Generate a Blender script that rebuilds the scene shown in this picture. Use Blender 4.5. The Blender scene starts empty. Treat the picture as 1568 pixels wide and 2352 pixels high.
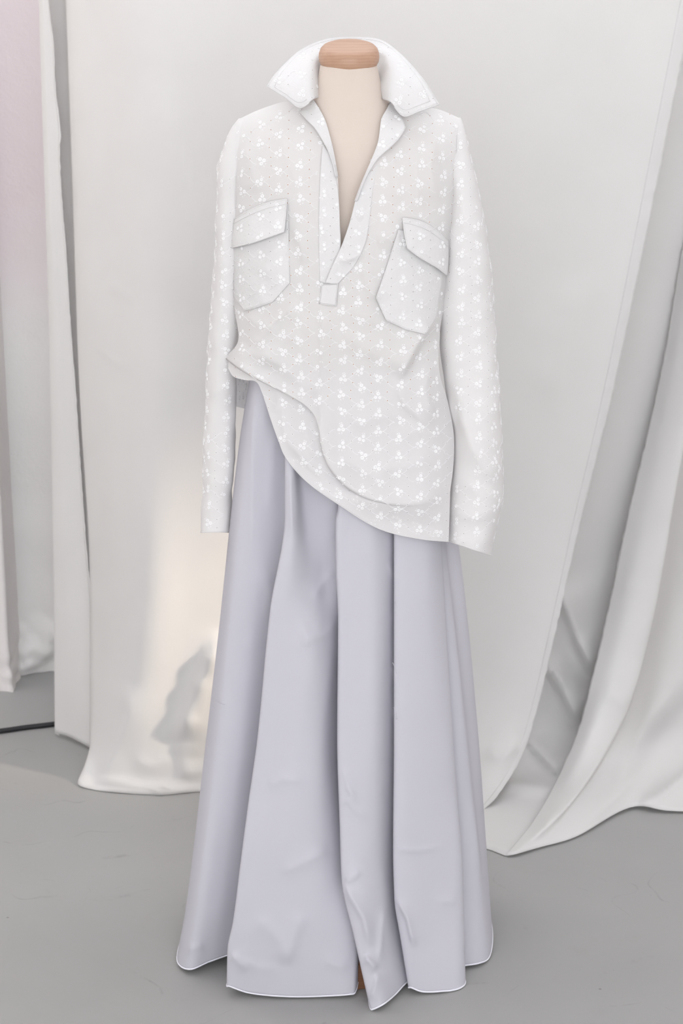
import bpy, bmesh, math, random
import numpy as np
from mathutils import Vector, noise
from mathutils.bvhtree import BVHTree

random.seed(7); rng = np.random.default_rng(7)
scene = bpy.context.scene
col = scene.collection

# ---------------------------------------------------------------- camera, light, exposure
IW, IH, FOC = 1568.0, 2352.0, 3700.0
PITCH = math.radians(15.3)
CAMY, CAMZ = -2.88, 1.64
cd = bpy.data.cameras.new('camera'); cam = bpy.data.objects.new('camera', cd); col.objects.link(cam)
cd.sensor_fit = 'VERTICAL'; cd.sensor_height = 36.0; cd.lens = FOC * 36.0 / IH
cd.clip_start = 0.05
cd.dof.use_dof = True; cd.dof.focus_distance = 2.72; cd.dof.aperture_fstop = 7.1
cam.location = (0, CAMY, CAMZ); cam.rotation_euler = (math.radians(90) - PITCH, 0, 0)
scene.camera = cam

world = bpy.data.worlds.new('world'); scene.world = world; world.use_nodes = True
bg = world.node_tree.nodes['Background']
bg.inputs[0].default_value = (0.938, 0.960, 1.0, 1); bg.inputs[1].default_value = 1.9

sd = bpy.data.lights.new('sun', 'SUN'); sun = bpy.data.objects.new('sun', sd); col.objects.link(sun)
SUN_DIR = Vector((-1.0, 0.45, -0.5)).normalized()
sun.rotation_euler = SUN_DIR.to_track_quat('-Z', 'Y').to_euler()
sun.location = (4, -2, 4)
sd.energy = 3.7; sd.color = (1.0, 0.84, 0.66); sd.angle = math.radians(7.0)

# added area light behind the camera for assumed daylight; no front windows built
ld = bpy.data.lights.new('added_front_light', 'AREA'); wl = bpy.data.objects.new('added_front_light', ld); col.objects.link(wl)
ld.shape = 'RECTANGLE'; ld.size = 3.6; ld.size_y = 2.2; ld.energy = 30; ld.color = (0.94, 0.96, 1.0)
wl.location = (.3, -4.8, 2.2)
wl.rotation_euler = (Vector((0.6, 0, 1.0)) - wl.location).to_track_quat('-Z', 'Y').to_euler()

vs = scene.view_settings
vs.view_transform = 'Standard'; vs.look = 'None'; vs.gamma = 1.0; vs.use_curve_mapping = False
vs.exposure = 0.43

# ---------------------------------------------------------------- helpers
SP, CP = math.sin(PITCH), math.cos(PITCH)
def unproj(px, py, y):
    px, py, y = np.broadcast_arrays(np.asarray(px, float), np.asarray(py, float), np.asarray(y, float))
    a = (px - IW / 2) / FOC; b = (IH / 2 - py) / FOC
    t = (y - CAMY) / (CP + b * SP)
    return np.stack([a * t, y, CAMZ + t * (-SP + b * CP)], -1)
def proj(P):
    P = np.asarray(P, float)
    dy = P[..., 1] - CAMY; dz = P[..., 2] - CAMZ
    d = dy * CP - dz * SP; u = dy * SP + dz * CP
    return P[..., 0] / d * FOC + IW / 2, IH / 2 - u / d * FOC

def pchip(x, y, xi):
    x = np.asarray(x, float); y = np.asarray(y, float); xi = np.asarray(xi, float)
    if len(x) == 2: return np.interp(xi, x, y)
    h = np.diff(x); dl = np.diff(y) / h; m = np.zeros_like(y)
    for i in range(1, len(x) - 1):
        if dl[i-1] * dl[i] > 0:
            w1 = 2 * h[i] + h[i-1]; w2 = h[i] + 2 * h[i-1]
            m[i] = (w1 + w2) / (w1 / dl[i-1] + w2 / dl[i])
    m[0] = dl[0]; m[-1] = dl[-1]
    k = np.clip(np.searchsorted(x, xi) - 1, 0, len(x) - 2)
    t = np.clip((xi - x[k]) / h[k], 0, 1)
    return ((2*t**3 - 3*t**2 + 1) * y[k] + (t**3 - 2*t**2 + t) * h[k] * m[k]
            + (-2*t**3 + 3*t**2) * y[k+1] + (t**3 - t**2) * h[k] * m[k+1])

def track(keys, r):                                   # keys (row, column, depth) down one fold line
    k = np.array(keys, float)
    py = k[0, 0] + (k[-1, 0] - k[0, 0]) * r
    return unproj(pchip(k[:, 0], k[:, 1], py), py, pchip(k[:, 0], k[:, 2], py))
def wtrack(keys, r):                                  # keys (z, x, y) downwards
    k = np.array(keys, float)
    z = k[0, 0] + (k[-1, 0] - k[0, 0]) * r
    return np.stack([pchip(-k[:, 0], k[:, 1], -z), pchip(-k[:, 0], k[:, 2], -z), z], -1)

def cr_cols(T, n, closed=False):                      # centripetal Catmull-Rom across tracks; T [rows, tracks, 3]
    R, K, _ = T.shape
    if closed: E = np.concatenate([T[:, -1:], T, T[:, :2]], 1); segs = K
    else: E = np.concatenate([2*T[:, :1] - T[:, 1:2], T, 2*T[:, -1:] - T[:, -2:-1]], 1); segs = K - 1
    out = []
    for s in range(segs):
        p0, p1, p2, p3 = E[:, s], E[:, s+1], E[:, s+2], E[:, s+3]
        d = lambda a, b: np.sqrt(np.maximum(np.linalg.norm(b - a, axis=-1), 1e-5))[:, None]
        t1 = d(p0, p1); t2 = t1 + d(p1, p2); t3 = t2 + d(p2, p3)
        for i in range(n):
            t = t1 + (t2 - t1) * (i / n)
            a1 = (t1-t)/t1*p0 + t/t1*p1; a2 = (t2-t)/(t2-t1)*p1 + (t-t1)/(t2-t1)*p2; a3 = (t3-t)/(t3-t2)*p2 + (t-t2)/(t3-t2)*p3
            b1 = (t2-t)/t2*a1 + t/t2*a2; b2 = (t3-t)/(t3-t1)*a2 + (t-t1)/(t3-t1)*a3
            out.append((t2-t)/(t2-t1)*b1 + (t-t1)/(t2-t1)*b2)
    if not closed: out.append(T[:, -1])
    return np.stack(out, 1)

def curve(pts, n, smooth=True):                       # polyline -> n samples by arc length
    P = np.array(pts, float)
    if smooth and len(P) > 2: P = cr_cols(P[None], 12)[0]
    L = np.concatenate([[0], np.cumsum(np.linalg.norm(np.diff(P, axis=0), axis=1))])
    s = np.linspace(0, L[-1], n)
    return np.stack([np.interp(s, L, P[:, k]) for k in range(P.shape[1])], -1)

def coons(top, bottom, left, right, nr, nc, smooth=True):
    c0, c1 = curve(top, nc, smooth), curve(bottom, nc, smooth)
    d0, d1 = curve(left, nr, smooth), curve(right, nr, smooth)
    u = np.linspace(0, 1, nc)[None, :, None]; v = np.linspace(0, 1, nr)[:, None, None]
    return ((1-v)*c0[None] + v*c1[None] + (1-u)*d0[:, None] + u*d1[:, None]
            - ((1-u)*(1-v)*c0[0] + u*(1-v)*c0[-1] + (1-u)*v*c1[0] + u*v*c1[-1]))

SHARP = .22
def ridges(px, py, specs):
    """sum of soft folds; each spec = (points, width on left going down, width on right, height m)"""
    out = np.zeros_like(px)
    for pts, wa, wb, h in specs:
        P = np.array(pts, float)
        best = np.full(px.shape, 1e9); sg = np.zeros_like(px); tt = np.zeros_like(px)
        L = np.concatenate([[0], np.cumsum(np.linalg.norm(np.diff(P, axis=0), axis=1))])
        for i in range(len(P) - 1):
            a, b = P[i], P[i+1]; ab = b - a; l2 = ab @ ab
            t = np.clip(((px - a[0]) * ab[0] + (py - a[1]) * ab[1]) / l2, 0, 1)
            dx = px - a[0] - t * ab[0]; dy = py - a[1] - t * ab[1]
            d = np.hypot(dx, dy); c = ab[0] * (py - a[1]) - ab[1] * (px - a[0])
            m = d < best
            best = np.where(m, d, best); sg = np.where(m, c, sg); tt = np.where(m, (L[i] + t * (L[i+1] - L[i])) / L[-1], tt)
        w = np.where(sg > 0, wa, wb)
        taper = np.clip(np.minimum(tt, 1 - tt) * 4, 0, 1); taper = taper * taper * (3 - 2 * taper)
        q = best / w
        out += h * np.exp(-(np.sqrt(q * q + SHARP * SHARP) - SHARP) * 1.35) * taper
    return out
def push(P, specs, floor=None):
    px, py = proj(P)
    Q = unproj(px, py, P[..., 1] - ridges(px, py, specs))
    if floor is not None: Q[..., 2] = np.maximum(Q[..., 2], floor)
    return Q
def fnoise(P, scale, amp, seed=0.0, stretch=(1, 1, 1)):
    sh = P.shape[:-1]; F = P.reshape(-1, 3)
    v = np.array([noise.noise((p[0]*scale*stretch[0] + seed, p[1]*scale*stretch[1] + seed*.7, p[2]*scale*stretch[2] - seed)) for p in F])
    return (v * amp).reshape(sh)

def new_obj(name, verts, faces, mat, parent=None, smooth=True):
    me = bpy.data.meshes.new(name); me.from_pydata([tuple(map(float, v)) for v in verts], [], faces)
    if smooth: me.polygons.foreach_set('use_smooth', [True] * len(me.polygons))
    me.materials.append(mat); me.update()
    o = bpy.data.objects.new(name, me); col.objects.link(o)
    if parent is not None: o.parent = parent
    return o
def grid_faces(R, C, closed=False, off=0):
    f = []
    for r in range(R - 1):
        for c in range(C if closed else C - 1):
            d = (c + 1) % C
            f.append((off + r*C + c, off + (r+1)*C + c, off + (r+1)*C + d, off + r*C + d))
    return f
def grid_obj(name, G, mat, parent=None, closed=False, thick=0.0012):
    R, C = G.shape[:2]
    o = new_obj(name, G.reshape(-1, 3), grid_faces(R, C, closed), mat, parent)
    if thick:
        m = o.modifiers.new('thickness', 'SOLIDIFY'); m.thickness = thick; m.offset = 0
    return o
def tube_data(pts, r, seg=6, cap=True):
    P = [Vector(p) for p in pts]; V = []; F = []
    n = len(P); prev = None
    for i, p in enumerate(P):
        t = (P[min(i+1, n-1)] - P[max(i-1, 0)]).normalized()
        a = t.cross(Vector((0, 0, 1)) if abs(t.z) < .9 else Vector((0, 1, 0))).normalized() if prev is None else (prev - t * prev.dot(t)).normalized()
        prev = a; b = t.cross(a); rr = r[i] if hasattr(r, '__len__') else r
        for k in range(seg):
            an = 2 * math.pi * k / seg
            V.append(p + (a * math.cos(an) + b * math.sin(an)) * rr)
    F = [(i*seg + k, i*seg + (k+1) % seg, (i+1)*seg + (k+1) % seg, (i+1)*seg + k) for i in range(n-1) for k in range(seg)]
    if cap: F += [tuple(range(seg))[::-1], tuple((n-1)*seg + k for k in range(seg))]
    return V, F
def tube(name, pts, r, mat, parent=None, seg=6):
    V, F = tube_data(pts, r, seg); return new_obj(name, V, F, mat, parent)
def tag(o, label=None, cat=None, group=None, kind=None):
    if label: o['label'] = label
    if cat: o['category'] = cat
    if group: o['group'] = group
    if kind: o['kind'] = kind
    return o
def empty(name, loc, label, cat, group=None):
    o = bpy.data.objects.new(name, None); col.objects.link(o); o.location = loc; o.empty_display_size = .1
    return tag(o, label, cat, group)
def adopt(parent, objs):                               # meshes are modelled in world space
    for o in objs:
        o.parent = parent; o.matrix_parent_inverse = parent.matrix_basis.inverted()

# ---------------------------------------------------------------- materials
def nodes(name):
    m = bpy.data.materials.new(name); m.use_nodes = True
    nt = m.node_tree; b = nt.nodes['Principled BSDF']; out = nt.nodes['Material Output']
    return m, nt, b, out
def N(nt, t, **kw):
    n = nt.nodes.new(t)
    for k, v in kw.items(): setattr(n, k, v)
    return n
def noise_tex(nt, scale, detail=4, rough=.5, vec=None):
    n = N(nt, 'ShaderNodeTexNoise'); n.inputs['Scale'].default_value = scale; n.inputs['Detail'].default_value = detail; n.inputs['Roughness'].default_value = rough
    if vec is not None: nt.links.new(vec, n.inputs['Vector'])
    return n
def ramp(nt, src, stops):
    r = N(nt, 'ShaderNodeValToRGB'); e = r.color_ramp.elements
    while len(e) < len(stops): e.new(.5)
    for i, (p, c) in enumerate(stops): e[i].position = p; e[i].color = (*c, 1)
    nt.links.new(src, r.inputs[0]); return r
def cloth(name, color, var=.02, transl=.2, transp=0.0, weave=900, bump=.12, rough=.85, crumple=0.0):
    m, nt, b, out = nodes(name); L = nt.links.new
    co = N(nt, 'ShaderNodeTexCoord')
    n1 = noise_tex(nt, 7, 5, .55, co.outputs['Object'])
    c0 = tuple(max(0, c - var) for c in color); c1 = tuple(min(1, c + var) for c in color)
    rc = ramp(nt, n1.outputs[0], [(.3, c0), (.7, c1)])
    L(rc.outputs[0], b.inputs['Base Color'])
    b.inputs['Roughness'].default_value = rough; b.inputs['Specular IOR Level'].default_value = .08
    wv = N(nt, 'ShaderNodeMapping'); wv.inputs['Scale'].default_value = (1, 1, .35); L(co.outputs['Object'], wv.inputs[0])
    n2 = noise_tex(nt, weave, 2, .6, wv.outputs[0])
    wh = N(nt, 'ShaderNodeMapping'); wh.inputs['Scale'].default_value = (.35, 1, 1); L(co.outputs['Object'], wh.inputs[0])
    n4 = noise_tex(nt, weave, 2, .6, wh.outputs[0])
    ad = N(nt, 'ShaderNodeMath', operation='ADD'); L(n2.outputs[0], ad.inputs[0]); L(n4.outputs[0], ad.inputs[1])
    bp = N(nt, 'ShaderNodeBump'); bp.inputs['Strength'].default_value = bump; bp.inputs['Distance'].default_value = .0006
    L(ad.outputs[0], bp.inputs['Height'])
    n3 = noise_tex(nt, 22, 4, .6, co.outputs['Object'])
    bq = N(nt, 'ShaderNodeBump'); bq.inputs['Strength'].default_value = .12; bq.inputs['Distance'].default_value = .004
    L(n3.outputs[0], bq.inputs['Height']); L(bq.outputs[0], bp.inputs['Normal']); L(bp.outputs[0], b.inputs['Normal'])
    if crumple:
        n5 = noise_tex(nt, 70, 4, .6, co.outputs['Object'])
        bc = N(nt, 'ShaderNodeBump'); bc.inputs['Strength'].default_value = crumple; bc.inputs['Distance'].default_value = .004
        L(n5.outputs[0], bc.inputs['Height']); L(bc.outputs[0], bq.inputs['Normal'])
    last = b.outputs[0]
    if transl:
        t = N(nt, 'ShaderNodeBsdfTranslucent'); L(rc.outputs[0], t.inputs[0])
        mx = N(nt, 'ShaderNodeMixShader'); mx.inputs[0].default_value = transl; L(last, mx.inputs[1]); L(t.outputs[0], mx.inputs[2]); last = mx.outputs[0]
    if transp:
        t = N(nt, 'ShaderNodeBsdfTransparent')
        mx = N(nt, 'ShaderNodeMixShader'); mx.inputs[0].default_value = transp; L(last, mx.inputs[1]); L(t.outputs[0], mx.inputs[2]); last = mx.outputs[0]
    L(last, out.inputs['Surface'])
    return m
def plain(name, color, rough=.6, spec=.4):
    m, nt, b, out = nodes(name); L = nt.links.new
    co = N(nt, 'ShaderNodeTexCoord'); n = noise_tex(nt, 60, 4, .6, co.outputs['Object'])
    r = ramp(nt, n.outputs[0], [(.3, tuple(c * .94 for c in color)), (.7, tuple(min(1, c * 1.04) for c in color))])
    L(r.outputs[0], b.inputs['Base Color']); b.inputs['Roughness'].default_value = rough; b.inputs['Specular IOR Level'].default_value = spec
    return m
def plaster(name, color, pink=None):
    m, nt, b, out = nodes(name); L = nt.links.new
    co = N(nt, 'ShaderNodeTexCoord')
    n1 = noise_tex(nt, 2.5, 6, .6, co.outputs['Object'])
    rc = ramp(nt, n1.outputs[0], [(.3, tuple(c * .94 for c in color)), (.7, tuple(min(1, c * 1.03) for c in color))])
    src = rc.outputs[0]
    if pink:                                            # pinkish tint, blending in towards the top of the plaster
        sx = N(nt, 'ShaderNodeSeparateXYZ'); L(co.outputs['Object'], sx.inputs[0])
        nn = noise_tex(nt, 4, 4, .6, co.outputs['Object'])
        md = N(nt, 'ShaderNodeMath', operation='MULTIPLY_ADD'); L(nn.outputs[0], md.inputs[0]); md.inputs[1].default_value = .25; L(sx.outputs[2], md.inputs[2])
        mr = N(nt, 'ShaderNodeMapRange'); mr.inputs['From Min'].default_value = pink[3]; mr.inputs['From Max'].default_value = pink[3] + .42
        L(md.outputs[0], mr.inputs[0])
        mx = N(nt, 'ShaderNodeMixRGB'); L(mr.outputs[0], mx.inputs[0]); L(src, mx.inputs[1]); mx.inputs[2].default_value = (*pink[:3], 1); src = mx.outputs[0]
    L(src, b.inputs['Base Color']); b.inputs['Roughness'].default_value = .9; b.inputs['Specular IOR Level'].default_value = .15
    n2 = noise_tex(nt, 30, 8, .65, co.outputs['Object'])
    bp = N(nt, 'ShaderNodeBump'); bp.inputs['Strength'].default_value = .35; bp.inputs['Distance'].default_value = .006
    L(n2.outputs[0], bp.inputs['Height']); L(bp.outputs[0], b.inputs['Normal'])
    return m
def floor_mat():
    m, nt, b, out = nodes('painted_concrete'); L = nt.links.new
    co = N(nt, 'ShaderNodeTexCoord'); O = co.outputs['Object']
    n1 = noise_tex(nt, 1.6, 6, .6, O)
    base = ramp(nt, n1.outputs[0], [(.3, (.340, .338, .331)), (.7, (.378, .376, .370))])
    src = base.outputs[0]
    def over(mask, c, fac):
        nonlocal src
        f = N(nt, 'ShaderNodeMath', operation='MULTIPLY'); L(mask, f.inputs[0]); f.inputs[1].default_value = fac
        mx = N(nt, 'ShaderNodeMixRGB'); L(f.outputs[0], mx.inputs[0]); L(src, mx.inputs[1]); mx.inputs[2].default_value = (*c, 1); src = mx.outputs[0]
    # small dark specks
    v = N(nt, 'ShaderNodeTexVoronoi'); v.inputs['Scale'].default_value = 9; L(O, v.inputs['Vector'])
    sp = ramp(nt, v.outputs['Distance'], [(.0, (1, 1, 1)), (.035, (0, 0, 0))]); over(sp.outputs[0], (.10, .09, .085), .7)
    v2 = N(nt, 'ShaderNodeTexVoronoi'); v2.inputs['Scale'].default_value = 3.1; L(O, v2.inputs['Vector'])
    sp2 = ramp(nt, v2.outputs['Distance'], [(.0, (1, 1, 1)), (.012, (0, 0, 0))]); over(sp2.outputs[0], (.85, .84, .82), .9)
    # scratches: iso-lines of noise, broken by a second noise
    for sc, off, wd, fac in ((1.7, 3.1, .0018, .55), (3.4, 11.7, .0025, .4), (.9, 23.0, .0010, .5)):
        mp = N(nt, 'ShaderNodeMapping'); mp.inputs['Location'].default_value = (off, off * 1.7, 0); L(O, mp.inputs[0])
        a = noise_tex(nt, sc, 2, .45, mp.outputs[0])
        d = N(nt, 'ShaderNodeMath', operation='SUBTRACT'); L(a.outputs[0], d.inputs[0]); d.inputs[1].default_value = .5
        ab = N(nt, 'ShaderNodeMath', operation='ABSOLUTE'); L(d.outputs[0], ab.inputs[0])
        ln = ramp(nt, ab.outputs[0], [(0, (1, 1, 1)), (wd, (0, 0, 0))])
        bk = noise_tex(nt, 5, 5, .7, mp.outputs[0]); br = ramp(nt, bk.outputs[0], [(.54, (0, 0, 0)), (.66, (1, 1, 1))])
        mu = N(nt, 'ShaderNodeMath', operation='MULTIPLY'); L(ln.outputs[0], mu.inputs[0]); L(br.outputs[0], mu.inputs[1])
        over(mu.outputs[0], (.17, .16, .15), fac)
    n5 = noise_tex(nt, 6, 8, .7, O); sm = ramp(nt, n5.outputs[0], [(.58, (0, 0, 0)), (.75, (1, 1, 1))]); over(sm.outputs[0], (.33, .31, .285), .35)
    L(src, b.inputs['Base Color']); b.inputs['Specular IOR Level'].default_value = .35
    rr = ramp(nt, n1.outputs[0], [(.3, (.42, .42, .42)), (.7, (.52, .52, .52))]); L(rr.outputs[0], b.inputs['Roughness'])
    n6 = noise_tex(nt, 25, 5, .6, O)
    bp = N(nt, 'ShaderNodeBump'); bp.inputs['Strength'].default_value = .08; bp.inputs['Distance'].default_value = .004
    L(n6.outputs[0], bp.inputs['Height']); L(bp.outputs[0], b.inputs['Normal'])
    return m
def wood_mat(name, c0, c1):
    m, nt, b, out = nodes(name); L = nt.links.new
    co = N(nt, 'ShaderNodeTexCoord')
    mp = N(nt, 'ShaderNodeMapping'); mp.inputs['Scale'].default_value = (3, 26, 26); L(co.outputs['Object'], mp.inputs[0])
    n1 = noise_tex(nt, 6, 6, .6, mp.outputs[0])
    w = N(nt, 'ShaderNodeTexWave'); w.wave_type = 'RINGS'; w.inputs['Scale'].default_value = 22; w.inputs['Distortion'].default_value = 5; w.inputs['Detail'].default_value = 3
    mp2 = N(nt, 'ShaderNodeMapping'); mp2.inputs['Scale'].default_value = (.8, 1, 3); mp2.inputs['Location'].default_value = (.02, .1, -4.6); L(co.outputs['Object'], mp2.inputs[0]); L(mp2.outputs[0], w.inputs['Vector'])
    mx = N(nt, 'ShaderNodeMath', operation='MULTIPLY_ADD'); L(w.outputs['Fac'], mx.inputs[0]); mx.inputs[1].default_value = .35; L(n1.outputs[0], mx.inputs[2])
    rc = ramp(nt, mx.outputs[0], [(.3, c0), (.95, c1)])
    L(rc.outputs[0], b.inputs['Base Color']); b.inputs['Roughness'].default_value = .42; b.inputs['Specular IOR Level'].default_value = .4
    return m

M_MUSLIN = cloth('muslin', (.852, .843, .832), .010, .32, 0, 700, .22)
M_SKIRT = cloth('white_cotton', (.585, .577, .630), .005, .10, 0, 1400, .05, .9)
M_STITCH = cloth('white_thread', (.80, .80, .86), .01, .0, 0, 1400, .05)
M_SHIRT = cloth('eyelet_lawn', (.865, .852, .850), .008, .22, .12, 1200, .08, crumple=.12)
M_SHIRT2 = cloth('eyelet_lawn_double', (.835, .828, .827), .008, .2, .03, 1200, .08, crumple=.55)
M_EMB = cloth('embroidery_thread', (.905, .905, .908), .005, .12, 0, 2000, .1)
M_HOLE = plain('eyelet_opening', (.46, .30, .215), .9, .1)
M_HOLE2 = plain('eyelet_opening_pale', (.50, .47, .46), .9, .1)
M_FORM = cloth('cream_jersey', (.665, .58, .515), .008, 0, 0, 1100, .18)
M_BEECH = wood_mat('beech', (.49, .31, .215), (.43, .255, .17))
M_DARKWOOD = wood_mat('stand_wood', (.27, .135, .075), (.20, .095, .05))
M_METAL = plain('pole_metal', (.45, .45, .45), .35, .5)
M_CABLE = plain('cable_rubber', (.014, .014, .016), .45, .4)
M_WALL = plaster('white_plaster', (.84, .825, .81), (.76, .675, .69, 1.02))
M_WALL2 = plaster('white_plaster_plain', (.82, .785, .765))
M_CEIL = plaster('ceiling_paint', (.85, .85, .85))
M_FLOOR = floor_mat()
M_RAIL = plain('rail_metal', (.6, .6, .6), .4, .5)
M_FRAME = plain('assumed_window_paint', (.8, .8, .78), .5, .3)

# ---------------------------------------------------------------- room shell
def box_data(x0, x1, y0, y1, z0, z1):
    V = [(x, y, z) for z in (z0, z1) for y in (y0, y1) for x in (x0, x1)]
    return V, [(0, 2, 3, 1), (4, 5, 7, 6), (0, 1, 5, 4), (2, 6, 7, 3), (0, 4, 6, 2), (1, 3, 7, 5)]
def boxes(name, bl, mat, parent=None):
    V = []; F = []
    for b in bl:
        v, f = box_data(*b); F += [tuple(i + len(V) for i in q) for q in f]; V += v
    return new_obj(name, V, F, mat, parent, smooth=False)
RX, LX, CEIL, YB, YF = 2.2, -2.4, 3.2, 1.40, -5.0
tag(boxes('floor', [(-3, RX, YF, YB + .2, -.1, 0)], M_FLOOR), kind='structure')
# ceiling; rear part left out, an opening added to brighten curtains and wall
tag(boxes('ceiling', [(LX, RX, YF, -.25, CEIL, CEIL + .1)], M_CEIL), kind='structure')
# back wall: front skin sculpted as uneven plaster, ragged at its foot
xs = np.concatenate([[-3, -2, -1.2], np.linspace(-.96, -.55, 60), [-.3, 0, .6, 1.2, RX]])
zs = np.concatenate([np.linspace(0, .36, 46), [.5, .8, 1.2, 1.6, 2, 2.6, CEIL]])
G = np.zeros((len(zs), len(xs), 3)); G[..., 0] = xs[None]; G[..., 2] = zs[:, None]; G[..., 1] = YB
low = np.exp(-(G[..., 2] / .13) ** 2)
G[..., 1] -= fnoise(G, 9, .035, 3) * low + low * .014 + fnoise(G, 30, .016, 8) * low + fnoise(G, 5, .004, 1)
G[0, :, 2] = -.02
back = np.array([[-3, YB + .2, 0], [RX, YB + .2, 0], [RX, YB + .2, CEIL], [-3, YB + .2, CEIL]])
V = np.concatenate([G.reshape(-1, 3), back]); nF = len(zs) * len(xs)
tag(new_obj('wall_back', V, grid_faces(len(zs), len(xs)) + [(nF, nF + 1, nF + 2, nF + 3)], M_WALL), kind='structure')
# pier jutting out on the left
PX, PY = -.905, 1.25
xs = np.concatenate([[-3, -2, -1.3], np.linspace(-1.05, PX, 14)]); ys = np.linspace(PY, YB + .1, 22)[1:]
xs = np.concatenate([[LX, LX, LX, LX], xs[1:]])
prof = np.array([(LX, YF), (LX, -2), (LX, 0)] + [(x, PY) for x in xs[3:]] + [(PX, y) for y in ys])
G = np.zeros((len(zs), len(prof), 3)); G[..., :2] = prof[None]; G[..., 2] = zs[:, None]
low = np.exp(-(G[..., 2] / .12) ** 2)
dn = fnoise(G, 11, .014, 31) * low + fnoise(G, 34, .008, 12) * low + fnoise(G, 4, .004, 5)
G[:, 3:len(xs), 1] -= dn[:, 3:len(xs)]; G[:, len(xs)-1:, 0] += dn[:, len(xs)-1:]
G[0, :, 2] = -.02
tag(grid_obj('wall_left', G, M_WALL2, thick=0), kind='structure')
# right wall with an assumed narrow window, added out of view, that lets the low sun in behind the dress form
WY0, WY1, WZ0, WZ1 = -.62, -.33, 1.37, 2.04
wr = tag(boxes('wall_right', [(RX, RX + .12, YF, WY0, 0, CEIL), (RX, RX + .12, WY1, YB + .2, 0, CEIL),
                              (RX, RX + .12, WY0, WY1, 0, WZ0), (RX, RX + .12, WY0, WY1, WZ1, CEIL), (RX, RX + .12, YF, YB + .2, CEIL, CEIL + .9)], M_WALL2), kind='structure')  # last box: unseen height added to keep sun out of the ceiling gap
wn = tag(boxes('assumed_window_1', [(RX - .02, RX + .02, WY0 - .05, WY0, WZ0 - .05, WZ1 + .05), (RX - .02, RX + .02, WY1, WY1 + .05, WZ0 - .05, WZ1 + .05),
                            (RX - .02, RX + .02, WY0, WY1, WZ0 - .05, WZ0), (RX - .02, RX + .02, WY0, WY1, WZ1, WZ1 + .05)], M_FRAME), kind='structure')

# ---------------------------------------------------------------- curtains
def jag(G, c, amp, seed):                                # frayed free edge
    for r in range(G.shape[0]):
        z = G[r, c, 2]
        G[r, c, 0] += amp * (noise.noise((seed, z * 60, 0)) + .6 * noise.noise((seed, z * 170, 3)))
def hang(tracks, rows, n, specs, rip=.003, floor=.0015):
    r = np.linspace(0, 1, rows)
    G = cr_cols(np.stack([track(t, r) for t in tracks], 1), n)
    G = push(G, specs, floor)
    G[..., 1] += fnoise(G, 3.2, rip, 5, (1, 1, .35))
    return G
# wide central cloth
C = [
 [(-700,80,1.04),(0,94,1.04),(900,140,1.02),(1340,180,.98),(1700,226,.86),(1730,226,.83)],
 [(-700,128,1.005),(0,144,1.005),(900,178,.975),(1340,209,.90),(1700,216,.78),(1745,214,.765)],
 [(-700,140,.93),(0,155,.93),(400,170,.92),(900,186,.885),(1340,210,.83),(1500,212,.79),(1720,208,.715),(1770,195,.67),(1801,179,.645)],
 [(-700,152,.89),(0,168,.89),(900,205,.84),(1340,228,.785),(1720,226,.69),(1790,216,.65),(1814,215,.62)],
 [(-700,200,.83),(0,215,.825),(900,262,.755),(1340,272,.705),(1720,262,.655),(1790,255,.63),(1820,262,.605)],
 [(-700,300,.72),(0,320,.71),(600,350,.685),(1340,345,.64),(1700,320,.63),(1790,330,.62),(1827,370,.594)],
 [(-700,420,.70),(0,440,.69),(900,450,.665),(1500,430,.645),(1700,410,.64),(1790,430,.62),(1820,440,.606)],
 [(-700,600,.71),(0,620,.70),(900,620,.68),(1500,600,.665),(1700,590,.65),(1815,560,.618)],
 [(-700,800,.72),(0,800,.71),(1500,800,.68),(1815,780,.62)],
 [(-700,1040,.74),(0,1010,.73),(900,1000,.71),(1500,980,.69),(1750,960,.64),(1850,950,.54)],
 [(-700,1320,.78),(0,1260,.76),(900,1180,.735),(1500,1110,.70),(1750,1060,.63),(1872,1030,.49)],
 [(-700,1600,.80),(0,1490,.79),(930,1330,.75),(1420,1235,.71),(1600,1195,.675),(1720,1160,.625),(1790,1125,.57),(1870,1070,.493)],
 [(-700,1740,.82),(130,1568,.80),(560,1480,.78),(930,1400,.76),(1200,1332,.74),(1420,1282,.71),(1600,1240,.68),(1720,1205,.635),(1790,1168,.575),(1846,1125,.515),(1872,1096,.488)],
]
spec = [
 ([(512,1440),(478,1530),(444,1610),(416,1690),(408,1730)], 16, 70, .045),
 ([(408,1700),(420,1740),(432,1800)], 14, 40, .02),
 ([(290,1560),(296,1640),(262,1740),(222,1800)], 26, 30, .012),
 ([(300,1740),(352,1762),(402,1736)], 24, 18, .007),
 ([(380,1800),(368,1822),(350,1812)], 10, 10, .006),
 ([(186,1792),(250,1794),(330,1806),(400,1812),(470,1800)], 12, 7, .012),
 ([(432,1640),(436,1700),(455,1745)], 12, 18, .012),
 ([(370,150),(400,320),(440,520),(465,760)], 90, 22, .008),
 ([(1330,620),(1290,820),(1250,960)], 40, 22, .006),
 ([(1270,720),(1230,900)], 30, 20, .004),
 ([(240,640),(300,690)], 10, 12, .003),
 ([(215,790),(260,830),(300,835)], 8, 10, .003),
 ([(1110,1720),(1150,1740),(1200,1700)], 26, 30, .012),
]
G = hang(C, 300, 9, spec); jag(G, -1, .0022, 4.0); jag(G, -2, .0008, 4.5)
cur = empty('backdrop_curtain', (0, .7, 0), 'wide off-white muslin curtain hanging straight behind the dress form', 'curtain')
parts = [grid_obj('drape', G, M_MUSLIN)]
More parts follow.
